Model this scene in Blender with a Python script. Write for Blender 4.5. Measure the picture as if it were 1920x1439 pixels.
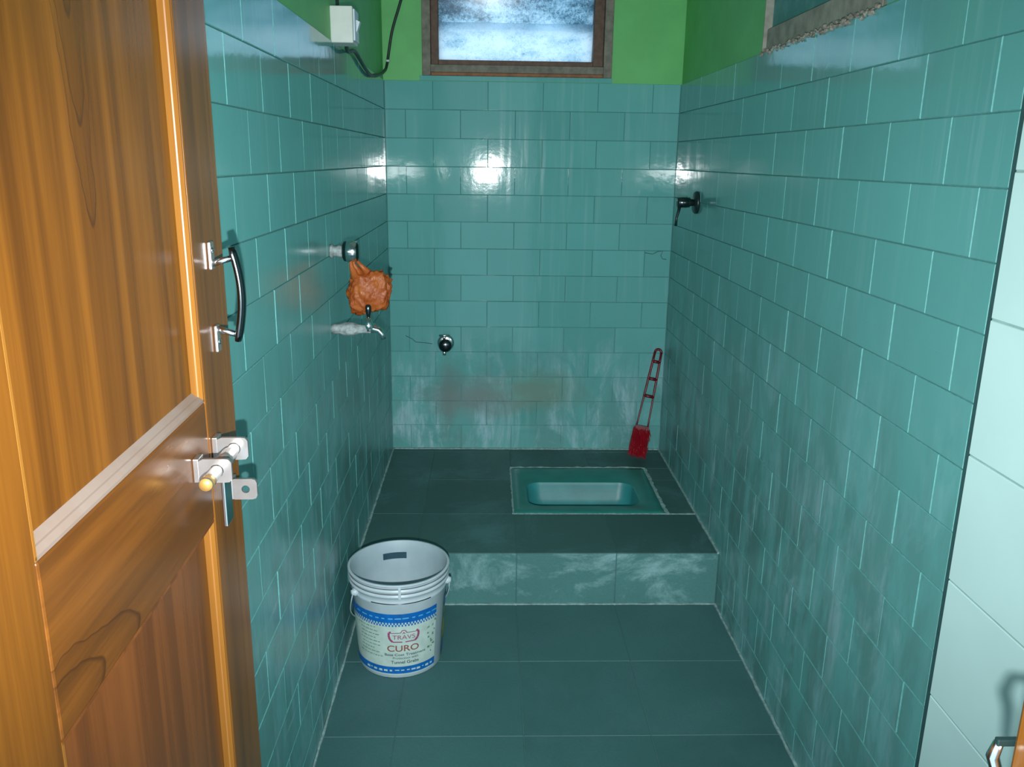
import bpy, bmesh, math, random
from mathutils import Vector, Matrix
random.seed(7)
scene = bpy.context.scene
col = scene.collection
for o in list(bpy.data.objects): bpy.data.objects.remove(o, do_unlink=True)

# ------------------------------------------------------------------ room measures (metres)
H = 0.171            # raised platform above the floor (all z below are measured from the platform top)
W, D, F = 1.091, 3.25, 2.307      # room width, back wall, platform front edge
R, P = 0.1016, 0.2032             # tile course height and tile pitch
T = 14 * R                        # top of the tiling
CEIL = 2.15
CAM = Vector((0.3876, 0.0, 1.1471))

# ------------------------------------------------------------------ camera
def camera():
    f, yaw, pitch, roll = 1571.0, 0.0291, 0.2614, 0.0135
    cy, sy, cp, sp = math.cos(yaw), math.sin(yaw), math.cos(pitch), math.sin(pitch)
    fw = Vector((sy * cp, cy * cp, -sp)); rt = Vector((cy, -sy, 0)); up = rt.cross(fw)
    r2 = math.cos(roll) * rt + math.sin(roll) * up
    u2 = -math.sin(roll) * rt + math.cos(roll) * up
    cd = bpy.data.cameras.new('camera'); cd.sensor_fit = 'HORIZONTAL'; cd.sensor_width = 36
    cd.lens = f * 36 / 1920; cd.clip_start = 0.02; cd.clip_end = 50
    c = bpy.data.objects.new('camera', cd); col.objects.link(c)
    m = Matrix((r2, u2, -fw)).transposed().to_4x4()
    m.translation = CAM + Vector((0, 0, H)); c.matrix_world = m
    scene.camera = c
    return fw
FWD = camera()

# ------------------------------------------------------------------ world, flash, exposure
world = bpy.data.worlds.new('daylight'); scene.world = world; world.use_nodes = True
wb = world.node_tree.nodes['Background']
wb.inputs['Color'].default_value = (0.62, 0.84, 1.0, 1); wb.inputs['Strength'].default_value = 1.5

fl = bpy.data.lights.new('phone_flash', 'SPOT'); fl.energy = 172; fl.color = (0.97, 1.0, 1.0)
fl.spot_size = math.radians(96); fl.spot_blend = 1.0; fl.shadow_soft_size = 0.006
flo = bpy.data.objects.new('phone_flash', fl); col.objects.link(flo)
flo.location = CAM + Vector((0.0, 0.0, H - 0.08))
flo.rotation_euler = Vector((0.04, 1, -0.16)).to_track_quat('-Z', 'Y').to_euler()

vs = scene.view_settings
vs.view_transform = 'Standard'; vs.look = 'None'; vs.gamma = 1.0; vs.use_curve_mapping = False
vs.exposure = 0.0

# ------------------------------------------------------------------ materials
class NT:
    def __init__(s, name):
        s.m = bpy.data.materials.new(name); s.m.use_nodes = True
        s.t = s.m.node_tree; s.b = s.t.nodes['Principled BSDF']; s.out = s.t.nodes['Material Output']
    def n(s, typ, **kw):
        d = s.t.nodes.new(typ)
        for k, v in kw.items():
            if k in d.inputs: d.inputs[k].default_value = v
            else: setattr(d, k, v)
        return d
    def l(s, a, b): s.t.links.new(a, b)
    def pos(s): return s.n('ShaderNodeNewGeometry').outputs['Position']
    def obj(s): return s.n('ShaderNodeTexCoord').outputs['Object']
    def mapping(s, vec, scale=(1, 1, 1), loc=(0, 0, 0), rot=(0, 0, 0)):
        d = s.n('ShaderNodeMapping'); s.l(vec, d.inputs['Vector'])
        d.inputs['Scale'].default_value = scale; d.inputs['Location'].default_value = loc; d.inputs['Rotation'].default_value = rot
        return d.outputs[0]
    def noise(s, vec, scale, detail=4, rough=0.55, dist=0.0):
        d = s.n('ShaderNodeTexNoise'); s.l(vec, d.inputs['Vector'])
        d.inputs['Scale'].default_value = scale; d.inputs['Detail'].default_value = detail
        d.inputs['Roughness'].default_value = rough; d.inputs['Distortion'].default_value = dist
        return d.outputs['Fac']
    def ramp(s, fac, stops):
        d = s.n('ShaderNodeValToRGB'); e = d.color_ramp.elements
        while len(e) < len(stops): e.new(0.5)
        for el, (p, c) in zip(e, stops):
            el.position = p; el.color = (c, c, c, 1) if isinstance(c, (int, float)) else (*c, 1)
        s.l(fac, d.inputs[0]); return d.outputs[0]
    def rng(s, fac, a, b, c=0, d=1):
        x = s.n('ShaderNodeMapRange'); s.l(fac, x.inputs[0])
        for i, v in zip((1, 2, 3, 4), (a, b, c, d)): x.inputs[i].default_value = v
        return x.outputs[0]
    def math(s, op, a, b=None):
        d = s.n('ShaderNodeMath', operation=op)
        for i, v in enumerate((a, b)):
            if v is None: continue
            if isinstance(v, (int, float)): d.inputs[i].default_value = v
            else: s.l(v, d.inputs[i])
        return d.outputs[0]
    def mix(s, fac, a, b, mode='MIX'):
        d = s.n('ShaderNodeMix', data_type='RGBA', blend_type=mode)
        for i, v in ((0, fac), (6, a), (7, b)):
            if isinstance(v, (int, float)): d.inputs[i].default_value = v
            elif isinstance(v, tuple): d.inputs[i].default_value = (*v, 1)
            else: s.l(v, d.inputs[i])
        return d.outputs[2]
    def bump(s, h, strength=0.3, dist=0.002):
        d = s.n('ShaderNodeBump'); d.inputs['Strength'].default_value = strength; d.inputs['Distance'].default_value = dist
        s.l(h, d.inputs['Height']); s.l(d.outputs[0], s.b.inputs['Normal'])
    def color(s, c):
        if isinstance(c, tuple): s.b.inputs['Base Color'].default_value = (*c, 1)
        else: s.l(c, s.b.inputs['Base Color'])
    def rough(s, r):
        if isinstance(r, (int, float)): s.b.inputs['Roughness'].default_value = r
        else: s.l(r, s.b.inputs['Roughness'])

def plain(name, c, rough=0.5, metal=0.0, var=0.12, scale=30, bump=0.0):
    k = NT(name); o = k.obj()
    n = k.noise(o, scale, 4)
    d = tuple(x * (1 - var) for x in c); b = tuple(min(1, x * (1 + var)) for x in c)
    k.color(k.mix(k.rng(n, 0.3, 0.7), d, b)); k.rough(rough)
    k.b.inputs['Metallic'].default_value = metal
    if bump: k.bump(n, bump, 0.003)
    return k.m

def wall_tile_mat(name, base, back=False, left=False):
    k = NT(name); p = k.pos()
    sep = k.n('ShaderNodeSeparateXYZ'); k.l(p, sep.inputs[0])
    z = k.math('SUBTRACT', sep.outputs[2], H)
    rnd = k.n('ShaderNodeObjectInfo').outputs['Random']
    c = k.mix(rnd, tuple(x * 0.93 for x in base), tuple(x * 1.06 for x in base))
    cloud = k.noise(p, 5, 5, 0.6)
    c = k.mix(k.rng(cloud, 0.35, 0.7, 0, 0.25), c, tuple(x * 0.8 for x in base))
    # lime scale and soap film, thicker low down where water splashes
    low = k.math('MULTIPLY', k.rng(z, 0.52, 0.25, 0.0, 1.0), k.rng(sep.outputs[0], 0.25, 0.75, 1.0, 0.7))
    if not back: low = k.math('MULTIPLY', k.rng(z, 0.95, 0.35, 0.0, 1.0), k.rng(sep.outputs[1], 1.0, 2.2, 0.5, 1.0))
    film = k.noise(k.mapping(p, (4, 4, 2.2)), 1.6, 8, 0.70, 0.8)
    film = k.math('MULTIPLY', k.rng(film, 0.48, 0.60), low)
    drip = k.noise(k.mapping(p, (46, 46, 2.2)), 1.0, 3, 0.6)
    drip = k.rng(drip, 0.52, 0.78)
    drip2 = k.math('MULTIPLY', drip, k.rng(k.noise(p, 2.2, 2), 0.38, 0.66, 0.05, 0.4))
    c = k.mix(drip2, c, (0.33, 0.55, 0.56))
    grey = k.noise(k.mapping(p, (9, 9, 2.5)), 1.0, 6, 0.7, 0.4)
    grey = k.math('MULTIPLY', k.rng(grey, 0.44, 0.56), k.math('MULTIPLY', low, 0.8 if not back else 0.4))
    c = k.mix(grey, c, (0.15, 0.25, 0.25) if back else (0.095, 0.215, 0.20))
    streak = k.rng(k.noise(k.mapping(p, (34, 34, 4)), 1.0, 5, 0.75), 0.42, 0.62)
    film = k.math('MULTIPLY', film, k.math('ADD', k.math('MULTIPLY', streak, 0.75), 0.25))
    c = k.mix(k.math('MULTIPLY', film, 0.95 if back else 0.8), c, (0.37, 0.60, 0.66) if back else (0.32, 0.54, 0.60))
    if left:   # pale scuffs running aslant
        s1 = k.noise(k.mapping(p, (1, 5, 60), rot=(math.radians(-38), 0, 0)), 1.0, 4, 0.7)
        s2 = k.math('MULTIPLY', k.rng(s1, 0.60, 0.76), k.rng(z, 0.65, 0.2, 0.0, 0.75))
        c = k.mix(s2, c, (0.42, 0.60, 0.62))
    if back:   # rust below the pipe and a brown-green smear to its right
        def blob(cx, cz, rx, rz, lo, hi, colr, amt, c):
            m = k.mapping(p, (1 / rx, 0, 1 / rz), (-cx / rx, 0, -(cz + H) / rz))
            g = k.n('ShaderNodeVectorMath', operation='LENGTH'); k.l(m, g.inputs[0])
            n = k.math('SUBTRACT', k.noise(k.mapping(p, (6, 6, 11)), 1.6, 6, 0.65), 0.5)
            v = k.math('ADD', g.outputs['Value'], k.math('MULTIPLY', n, 1.3))
            return k.mix(k.rng(v, hi, lo, 0, amt), c, colr)
        c = blob(0.34, 0.22, 0.24, 0.09, 0.2, 1.2, (0.19, 0.26, 0.255), 0.85, c)
        c = blob(0.22, 0.22, 0.045, 0.16, 0.2, 1.2, (0.18, 0.25, 0.24), 0.65, c)
        c = blob(0.58, 0.24, 0.20, 0.10, 0.2, 1.1, (0.17, 0.29, 0.23), 0.8, c)
    k.color(c)
    wear = k.math('MAXIMUM', film, k.math('MULTIPLY', drip2, 0.6))
    if not back: wear = k.math('MAXIMUM', wear, k.rng(z, 1.12, 0.80, 0.0, 0.45))
    k.rough(k.rng(wear, 0, 0.8, 0.07 if back else 0.09, 0.5))
    k.b.inputs['IOR'].default_value = 1.34 if back else 1.55
    k.bump(k.noise(p, 22, 3, 0.55), 0.07, 0.004)
    return k.m

def floor_mat(name, base, scale_amt, film_col=(0.20, 0.34, 0.36)):
    k = NT(name); p = k.pos()
    rnd = k.n('ShaderNodeObjectInfo').outputs['Random']
    c = k.mix(rnd, tuple(x * 0.9 for x in base), tuple(x * 1.1 for x in base))
    c = k.mix(k.rng(k.noise(p, 3.5, 6, 0.65), 0.4, 0.7, 0, 0.5), c, tuple(x * 1.35 for x in base))
    spots = k.noise(k.mapping(p, (1, 1, 1.6)), 4.2, 8, 0.7, 0.5)
    c = k.mix(k.rng(spots, 0.5, 0.68, 0, scale_amt), c, film_col)
    fine = k.noise(p, 160, 3, 0.7)
    c = k.mix(k.rng(fine, 0.4, 0.7, 0, 0.25), c, tuple(x * 0.6 for x in base))
    k.color(c); k.rough(0.55)
    k.bump(fine, 0.12, 0.002)
    return k.m

def wood_mat(name, along, ring=None, light=(0.205, 0.073, 0.007), dark=(0.06, 0.018, 0.003), dust=0.0, rough=0.25):
    """along: 1 = grain runs along local y, 2 = along local z; ring = growth-ring figure."""
    k = NT(name); o = k.obj()
    sc = [22, 22, 22]; sc[along] = 0.9; sc[0] = 10
    st = k.noise(k.mapping(o, tuple(sc)), 1.0, 6, 0.62, 0.35)
    sc2 = [90, 90, 90]; sc2[along] = 3.0
    fine = k.noise(k.mapping(o, tuple(sc2)), 1.0, 3, 0.6)
    mid = tuple((a * 0.62 + b * 0.38) for a, b in zip(light, dark))
    c = k.ramp(st, [(0.33, tuple(0.5 * a + 0.5 * b for a, b in zip(mid, dark))), (0.46, mid), (0.57, light), (0.68, tuple(x * 1.12 for x in light))])
    c = k.mix(k.rng(fine, 0.5, 0.75, 0, 0.35), c, dark)
    if ring:
        a0, K, u0, sp, half, sgn = ring      # nested parabolic growth-ring figure
        sp3 = k.n('ShaderNodeSeparateXYZ'); k.l(o, sp3.inputs[0])
        al = k.math('MULTIPLY', sp3.outputs[along], sgn); ac = k.math('SUBTRACT', sp3.outputs[3 - along], a0)
        wob = k.noise(k.mapping(o, (8, 16, 16)), 1.0, 2)
        ac2 = k.math('ADD', ac, k.math('MULTIPLY', k.math('SUBTRACT', wob, 0.5), half * 0.35))
        u = k.math('SUBTRACT', al, k.math('MULTIPLY', k.math('MULTIPLY', ac2, ac2), K))
        t = k.math('ADD', k.math('DIVIDE', k.math('SUBTRACT', u, u0), sp), k.math('MULTIPLY', k.math('SUBTRACT', k.noise(o, 9, 2), 0.5), 0.8))
        fr = k.math('FRACT', k.math('MAXIMUM', t, 0.0))
        line = k.ramp(fr, [(0.0, 0.0), (0.05, 1.0), (0.16, 0.25), (0.7, 0.0)])
        fade = k.rng(k.math('ABSOLUTE', ac), half * 0.55, half, 0.85, 0.0)
        c = k.mix(k.math('MULTIPLY', line, fade), c, dark)
    if dust:
        c = k.mix(k.rng(k.noise(o, 14, 4), 0.3, 0.6, dust * 0.7, dust), c, (0.26, 0.215, 0.185)); rough = 0.6
    k.color(c); k.rough(rough)
    k.bump(st, 0.05, 0.002)
    return k.m

M = {}
TEAL = (0.120, 0.385, 0.372)
M['tile_back'] = wall_tile_mat('tile_back', tuple(x * 1.07 for x in TEAL), back=True)
M['tile_left'] = wall_tile_mat('tile_left', TEAL, left=True)
M['tile_right'] = wall_tile_mat('tile_right', TEAL)
M['tile_edge'] = plain('tile_edge', tuple(x * 0.95 for x in TEAL), 0.6, scale=80, var=0.2)
def grout_mat():
    k = NT('grout'); p = k.pos(); sep = k.n('ShaderNodeSeparateXYZ'); k.l(p, sep.inputs[0])
    n = k.noise(p, 9, 5, 0.7)   # joints clog with lime near the floor
    v = k.math('ADD', k.rng(sep.outputs[2], H + 0.75, H + 0.1, 0.0, 0.7), k.rng(n, 0.35, 0.65, -0.35, 0.35))
    k.color(k.mix(v, (0.055, 0.22, 0.21), (0.18, 0.42, 0.42))); k.rough(0.8); return k.m
M['grout'] = grout_mat()
M['grout_floor'] = plain('grout_floor', (0.062, 0.165, 0.155), 0.85, scale=60)
M['grout_pale'] = plain('grout_pale', (0.26, 0.42, 0.40), 0.8)
M['green'] = plain('green_paint', (0.115, 0.47, 0.145), 0.55, scale=9, var=0.08, bump=0.1)
M['pale'] = plain('pale_tile', (0.55, 0.82, 0.80), 0.25, scale=6, var=0.03)
M['floor'] = floor_mat('floor_tile', (0.050, 0.145, 0.143), 0.5, (0.085, 0.185, 0.20))
M['plat'] = floor_mat('platform_tile', (0.046, 0.122, 0.116), 0.6, (0.10, 0.24, 0.25))
M['riser'] = floor_mat('riser_tile', (0.066, 0.20, 0.195), 0.95, (0.30, 0.52, 0.54))
M['white_cement'] = plain('white_cement', (0.27, 0.42, 0.41), 0.85, scale=70, var=0.35, bump=0.4)
M['white_joint'] = plain('white_joint', (0.42, 0.56, 0.53), 0.85, scale=50, var=0.4, bump=0.4)
M['crumb'] = plain('crumbled_mortar', (0.19, 0.19, 0.16), 0.9, scale=120, var=0.6, bump=0.8)
M['plaster'] = plain('white_plaster', (0.5, 0.52, 0.5), 0.8, scale=10)
M['pan'] = plain('turquoise_ceramic', (0.022, 0.20, 0.175), 0.3, scale=14, var=0.12)
M['bowl'] = plain('bowl_glaze', (0.032, 0.25, 0.262), 0.42, scale=10, var=0.16)
M['dark'] = plain('dark_hole', (0.01, 0.02, 0.02), 0.6)
M['chrome'] = plain('chrome', (0.75, 0.78, 0.80), 0.18, 1.0, 0.05)
M['dark_chrome'] = plain('dark_chrome', (0.10, 0.12, 0.13), 0.22, 1.0, 0.2)
M['black_metal'] = plain('black_metal', (0.012, 0.03, 0.03), 0.35, 0.3)
M['steel'] = plain('steel', (0.55, 0.52, 0.50), 0.32, 0.9, 0.15)
M['scaled'] = plain('scaled_pipe', (0.24, 0.29, 0.29), 0.7, 0.0, 0.45, 90, 0.5)
M['brass'] = plain('brass', (0.62, 0.36, 0.10), 0.4, 0.6)
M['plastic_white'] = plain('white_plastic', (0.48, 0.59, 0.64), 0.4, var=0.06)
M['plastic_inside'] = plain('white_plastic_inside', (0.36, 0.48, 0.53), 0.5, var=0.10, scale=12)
M['groove'] = plain('groove_grey', (0.12, 0.15, 0.16), 0.8)
M['label'] = plain('label_paper', (0.48, 0.62, 0.57), 0.45, var=0.10, scale=40)
M['blue'] = plain('label_blue', (0.003, 0.13, 0.46), 0.35, var=0.2, scale=40)
M['light_blue'] = plain('label_light_blue', (0.10, 0.40, 0.72), 0.4)
M['maroon'] = plain('label_maroon', (0.30, 0.07, 0.16), 0.45)
M['red_brown'] = plain('label_red_brown', (0.26, 0.085, 0.06), 0.45)
M['ink'] = plain('label_ink', (0.02, 0.07, 0.10), 0.5)
M['leaf'] = plain('label_green', (0.12, 0.30, 0.18), 0.5, var=0.4, scale=90)
M['yellow'] = plain('label_yellow', (0.35, 0.34, 0.05), 0.5)
M['red'] = plain('red_plastic', (0.34, 0.008, 0.02), 0.35)
M['dark_red'] = plain('dark_red_plastic', (0.13, 0.006, 0.014), 0.35)
M['box'] = plain('box_plastic', (0.52, 0.58, 0.54), 0.45, var=0.05)
M['cable'] = plain('black_cable', (0.012, 0.03, 0.028), 0.5)
M['crack'] = plain('crack', (0.02, 0.08, 0.08), 0.9)  # for the cracks, and for the painted shade strip by the pale tiles
M['win_grey'] = plain('weathered_frame', (0.17, 0.165, 0.135), 0.7, scale=45, var=0.3, bump=0.2)
M['win_brown'] = plain('brown_frame', (0.10, 0.055, 0.035), 0.6, scale=45, var=0.35)
M['win_edge'] = plain('bare_wood_edge', (0.22, 0.085, 0.03), 0.6, scale=45, var=0.3)
M['vent_wood'] = plain('vent_wood', (0.24, 0.25, 0.21), 0.7, scale=30, var=0.3)
RING = (-0.272, 217.0, 1.262, 0.075, 0.060, 1.0)
M['wood_v'] = wood_mat('wood_stile', 2)
M['wood_panel'] = wood_mat('wood_panel', 2, ring=RING)
M['wood_low'] = wood_mat('wood_lower_panel', 2, light=(0.19, 0.060, 0.012), dark=(0.075, 0.022, 0.005))
M['wood_h'] = wood_mat('wood_rail', 1, ring=(0.917, 70.0, 0.285, 0.085, 0.075, -1.0), light=(0.175, 0.06, 0.008), dark=(0.05, 0.016, 0.003))
M['wood_edge'] = wood_mat('wood_moulding', 2, rough=0.42, light=(0.27, 0.11, 0.014), dark=(0.15, 0.05, 0.008))
M['wood_dusty'] = wood_mat('wood_dusty_ledge', 1, dust=0.85)
M['wood_frame'] = wood_mat('wood_door_frame', 2, light=(0.16, 0.06, 0.007))

def glass_mat(nm, dim):
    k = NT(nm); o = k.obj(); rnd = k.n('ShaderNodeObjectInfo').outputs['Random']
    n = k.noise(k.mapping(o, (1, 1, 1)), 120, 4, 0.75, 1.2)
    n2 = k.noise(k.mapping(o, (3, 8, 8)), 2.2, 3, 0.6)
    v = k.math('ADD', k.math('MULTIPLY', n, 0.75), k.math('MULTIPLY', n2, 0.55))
    c = k.ramp(v, [(0.38 + dim, (0.16, 0.27, 0.33)), (0.50 + dim, (0.55, 0.70, 0.78)), (0.66 + dim, (0.88, 0.95, 1.0)), (0.84 + dim, (0.96, 0.98, 1.0))])
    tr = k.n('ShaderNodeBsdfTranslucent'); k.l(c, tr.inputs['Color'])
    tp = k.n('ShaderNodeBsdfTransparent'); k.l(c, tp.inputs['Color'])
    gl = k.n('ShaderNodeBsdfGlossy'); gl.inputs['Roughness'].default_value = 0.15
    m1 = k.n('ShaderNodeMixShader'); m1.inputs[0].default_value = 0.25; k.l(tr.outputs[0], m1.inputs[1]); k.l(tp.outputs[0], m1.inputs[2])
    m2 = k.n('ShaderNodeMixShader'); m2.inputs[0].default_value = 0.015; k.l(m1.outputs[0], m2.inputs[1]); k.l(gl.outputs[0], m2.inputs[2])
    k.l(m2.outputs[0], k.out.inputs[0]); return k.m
M['glass'] = glass_mat('frosted_louvre_glass', 0.0); M['glass_dim'] = glass_mat('dim_louvre_glass', 0.16)  # second glass is a darker copy: dimmer light outside put into its colour
def bag_mat():
    k = NT('orange_plastic_bag'); o = k.obj()
    c = k.mix(k.rng(k.noise(o, 28, 5, 0.6), 0.35, 0.65), (0.42, 0.085, 0.016), (0.62, 0.19, 0.04))
    k.color(c); k.rough(0.35)
    tr = k.n('ShaderNodeBsdfTranslucent'); k.l(c, tr.inputs['Color'])
    m1 = k.n('ShaderNodeMixShader'); m1.inputs[0].default_value = 0.35
    k.l(k.b.outputs[0], m1.inputs[1]); k.l(tr.outputs[0], m1.inputs[2]); k.l(m1.outputs[0], k.out.inputs[0])
    k.bump(k.noise(k.mapping(o, (1, 1, 0.4)), 70, 5, 0.65, 1.0), 0.6, 0.006)
    return k.m
M['bag'] = bag_mat()

# ------------------------------------------------------------------ mesh helpers
def box(bm, x0, x1, y0, y1, z0, z1, bev=0.0):
    vs_ = [bm.verts.new((x, y, z)) for x in (x0, x1) for y in (y0, y1) for z in (z0, z1)]
    fs = [bm.faces.new([vs_[i] for i in q]) for q in ((0, 1, 3, 2), (4, 6, 7, 5), (0, 4, 5, 1), (2, 3, 7, 6), (0, 2, 6, 4), (1, 5, 7, 3))]
    if bev:
        es = list({e for f in fs for e in f.edges})
        bmesh.ops.bevel(bm, geom=es, offset=bev, segments=2, affect='EDGES', profile=0.5)
    return bm
def frame_of(d):
    d = d.normalized(); a = Vector((0, 0, 1)) if abs(d.z) < 0.9 else Vector((1, 0, 0))
    x = d.cross(a).normalized(); return x, d.cross(x).normalized()
def tube(bm, pts, rad, seg=10, caps=True):
    pts = [Vector(p) for p in pts]; n = len(pts)
    if isinstance(rad, (int, float)): rad = [rad] * n
    rings = []; px = None
    for i, p in enumerate(pts):
        d = pts[min(i + 1, n - 1)] - pts[max(i - 1, 0)]
        d.normalize()
        if px is None: x, y = frame_of(d)
        else:
            x = (px - d * px.dot(d)).normalized(); y = d.cross(x)
        px = x
        rings.append([bm.verts.new(p + (x * math.cos(t) + y * math.sin(t)) * rad[i]) for t in [2 * math.pi * j / seg for j in range(seg)]])
    for a, b in zip(rings, rings[1:]):
        for j in range(seg):
            f = bm.faces.new((a[j], a[(j + 1) % seg], b[(j + 1) % seg], b[j])); f.smooth = True
    if caps:
        bm.faces.new(rings[0][::-1]); bm.faces.new(rings[-1])
    return bm
def lathe(bm, prof, o=(0, 0, 0), axis=(0, 0, 1), seg=32, smooth=True):
    """prof: list of (distance along axis, radius)."""
    o = Vector(o); a = Vector(axis).normalized(); x, y = frame_of(a); rings = []
    for h, r in prof:
        if r < 1e-6: rings.append([bm.verts.new(o + a * h)])
        else: rings.append([bm.verts.new(o + a * h + (x * math.cos(t) + y * math.sin(t)) * r) for t in [2 * math.pi * j / seg for j in range(seg)]])
    for p, q in zip(rings, rings[1:]):
        for j in range(seg):
            k = (j + 1) % seg
            if len(p) == 1 and len(q) == 1: continue
            if len(p) == 1: f = bm.faces.new((p[0], q[k], q[j]))
            elif len(q) == 1: f = bm.faces.new((p[j], p[k], q[0]))
            else: f = bm.faces.new((p[j], p[k], q[k], q[j]))
            f.smooth = smooth
    return bm
def prism(bm, poly, axis_vec):
    """extrude a closed polygon (list of 3d points) along axis_vec."""
    a = [bm.verts.new(p) for p in poly]; b = [bm.verts.new(Vector(p) + Vector(axis_vec)) for p in poly]; n = len(poly)
    bm.faces.new(a); bm.faces.new(b[::-1])
    for i in range(n): bm.faces.new((a[i], b[i], b[(i + 1) % n], a[(i + 1) % n]))
    return bm

def link(name, me, parent=None):
    o = bpy.data.objects.new(name, me); col.objects.link(o)
    if parent is not None: o.parent = parent
    return o
def obj(name, bm, mats, parent=None, label=None, rebase=False):
    bmesh.ops.recalc_face_normals(bm, faces=bm.faces[:])
    me = bpy.data.meshes.new(name); org = Vector((0, 0, 0))
    if rebase:
        xs = [v.co for v in bm.verts]
        org = Vector(((min(c.x for c in xs) + max(c.x for c in xs)) / 2, (min(c.y for c in xs) + max(c.y for c in xs)) / 2, min(c.z for c in xs)))
        for v in bm.verts: v.co -= org
    bm.to_mesh(me); bm.free()
    for m in (mats if isinstance(mats, (list, tuple)) else [mats]): me.materials.append(M[m])
    o = link(name, me, parent)
    o.location = org + (Vector((0, 0, H)) if parent is None else Vector())
    if label: o['label'] = label
    return o
def tag(o, label, cat, group=None):
    o['label'] = label; o['category'] = cat
    if group: o['group'] = group
    return o
def struct(o, label=None, cat=None):
    o['kind'] = 'structure'
    if label: o['label'] = label
    if cat: o['category'] = cat
    return o
def thing(name, label, cat, loc, rotz=0, kind=None):
    o = bpy.data.objects.new(name, None); col.objects.link(o)
    o.empty_display_size = 0.05
    o.location = Vector(loc) + Vector((0, 0, H)); o.rotation_euler = (0, 0, rotz)
    o['label'] = label; o['category'] = cat
    if kind: o['kind'] = kind
    return o
B = bmesh.new

# tiles: a slab with a chamfered face, front face at local z = 0
tile_cache = {}
def tile_mesh(w, h, m, th=0.006, ch=0.0010, nm='wall_tile'):
    key = (round(w, 4), round(h, 4), m)
    if key in tile_cache: return tile_cache[key]
    bm = B(); rows = []
    for zz, ins in ((-th, 0), (-ch, 0), (0, ch)):
        a, b = w / 2 - ins, h / 2 - ins
        rows.append([bm.verts.new((x, y, zz)) for x, y in ((-a, -b), (a, -b), (a, b), (-a, b))])
    for r0, r1 in zip(rows, rows[1:]):
        for j in range(4): bm.faces.new((r0[j], r0[(j + 1) % 4], r1[(j + 1) % 4], r1[j]))
    bm.faces.new(rows[2]); bm.faces.new(rows[0][::-1])
    me = bpy.data.meshes.new(nm); bm.to_mesh(me); bm.free(); me.materials.append(M[m])
    if m in ('tile_left', 'tile_right'):      # the worn unglazed edges of the side wall tiles
        me.materials.append(M['tile_edge'])
        for f in me.polygons[:8]: f.material_index = 1
    tile_cache[key] = me
    return me
ORI = {'back': (math.pi / 2, 0, 0), 'left': (math.pi / 2, 0, math.pi / 2), 'right': (math.pi / 2, 0, -math.pi / 2), 'up': (0, 0, 0)}
def place_tile(parent, side, u0, u1, v0, v1, plane, m, gap=0.0017, nm='wall_tile', wob=0.0022):
    """u,v: extents in the plane; plane: coordinate of the tile face."""
    if u1 - u0 < 0.012 or v1 - v0 < 0.012: return
    o = link(nm, tile_mesh(u1 - u0 - gap, v1 - v0 - gap, m, nm=nm), parent)
    cu, cv = (u0 + u1) / 2, (v0 + v1) / 2
    d = random.uniform(-0.0004, 0.0004)
    if side == 'back': o.location = (cu, plane - d, cv)
    elif side == 'left': o.location = (plane + d, cu, cv)
    elif side == 'right': o.location = (plane - d, cu, cv)
    else: o.location = (cu, cv, plane + d)
    e = ORI[side]; q = Matrix.Rotation(random.gauss(0, wob), 4, 'X') @ Matrix.Rotation(random.gauss(0, wob), 4, 'Y')
    from mathutils import Euler
    o.rotation_euler = (Euler(e).to_matrix().to_4x4() @ q).to_euler()
def courses(parent, side, plane, u_lo, u_hi, phase_even, phase_odd, rows, m, ulim=None):
    for i in rows:
        z1 = T - i * R; z0 = max(z1 - R, -H)
        hi = u_hi if ulim is None else ulim(i)
        ph = phase_even if i % 2 == 0 else phase_odd
        n0 = math.floor((u_lo - ph) / P)
        e = ph + n0 * P
        while e < hi - 1e-4:
            place_tile(parent, side, max(e, u_lo), min(e + P, hi), z0, z1, plane, m)
            e += P

# ------------------------------------------------------------------ room shell
REC = 0.0024
# wall_back with window opening
WX0, WX1, WZ0, WZ1 = 0.14, 0.831, 1.439, 2.02
bm = B()
box(bm, -0.12, W + 0.12, D + REC, D + 0.13, -H, T - 0.002)
n_g = len(bm.faces)
box(bm, -0.12, WX0, D + 0.003, D + 0.13, T - 0.002, CEIL); box(bm, WX1, W + 0.12, D + 0.003, D + 0.13, T - 0.002, CEIL)
box(bm, WX0, WX1, D + 0.003, D + 0.13, T - 0.002, WZ0); box(bm, WX0, WX1, D + 0.003, D + 0.13, WZ1, CEIL)
bm.faces.ensure_lookup_table()
for f in bm.faces[n_g:]: f.material_index = 1
wall_back = struct(obj('wall_back', bm, ['grout', 'green']), 'back wall tiled in glossy teal below green paint', 'wall')
courses(wall_back, 'back', D, 0.0, W, 0.1767, 0.1767 - P / 2, range(14), 'tile_back')

bm = B()
box(bm, -0.12, -REC, 0.42, D + 0.0, -H, T - 0.002); n_g = len(bm.faces)
box(bm, -0.12, -0.003, 0.42, D + 0.0, T - 0.002, CEIL); bm.faces.ensure_lookup_table()
for f in bm.faces[n_g:]: f.material_index = 1
wall_left = struct(obj('wall_left', bm, ['grout', 'green']), 'left wall of teal tiles with taps and green paint on top', 'wall')
courses(wall_left, 'left', 0.0, 0.45, D, 1.416, 1.515, range(16), 'tile_left', lambda i: D if i < 14 else F)

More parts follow.
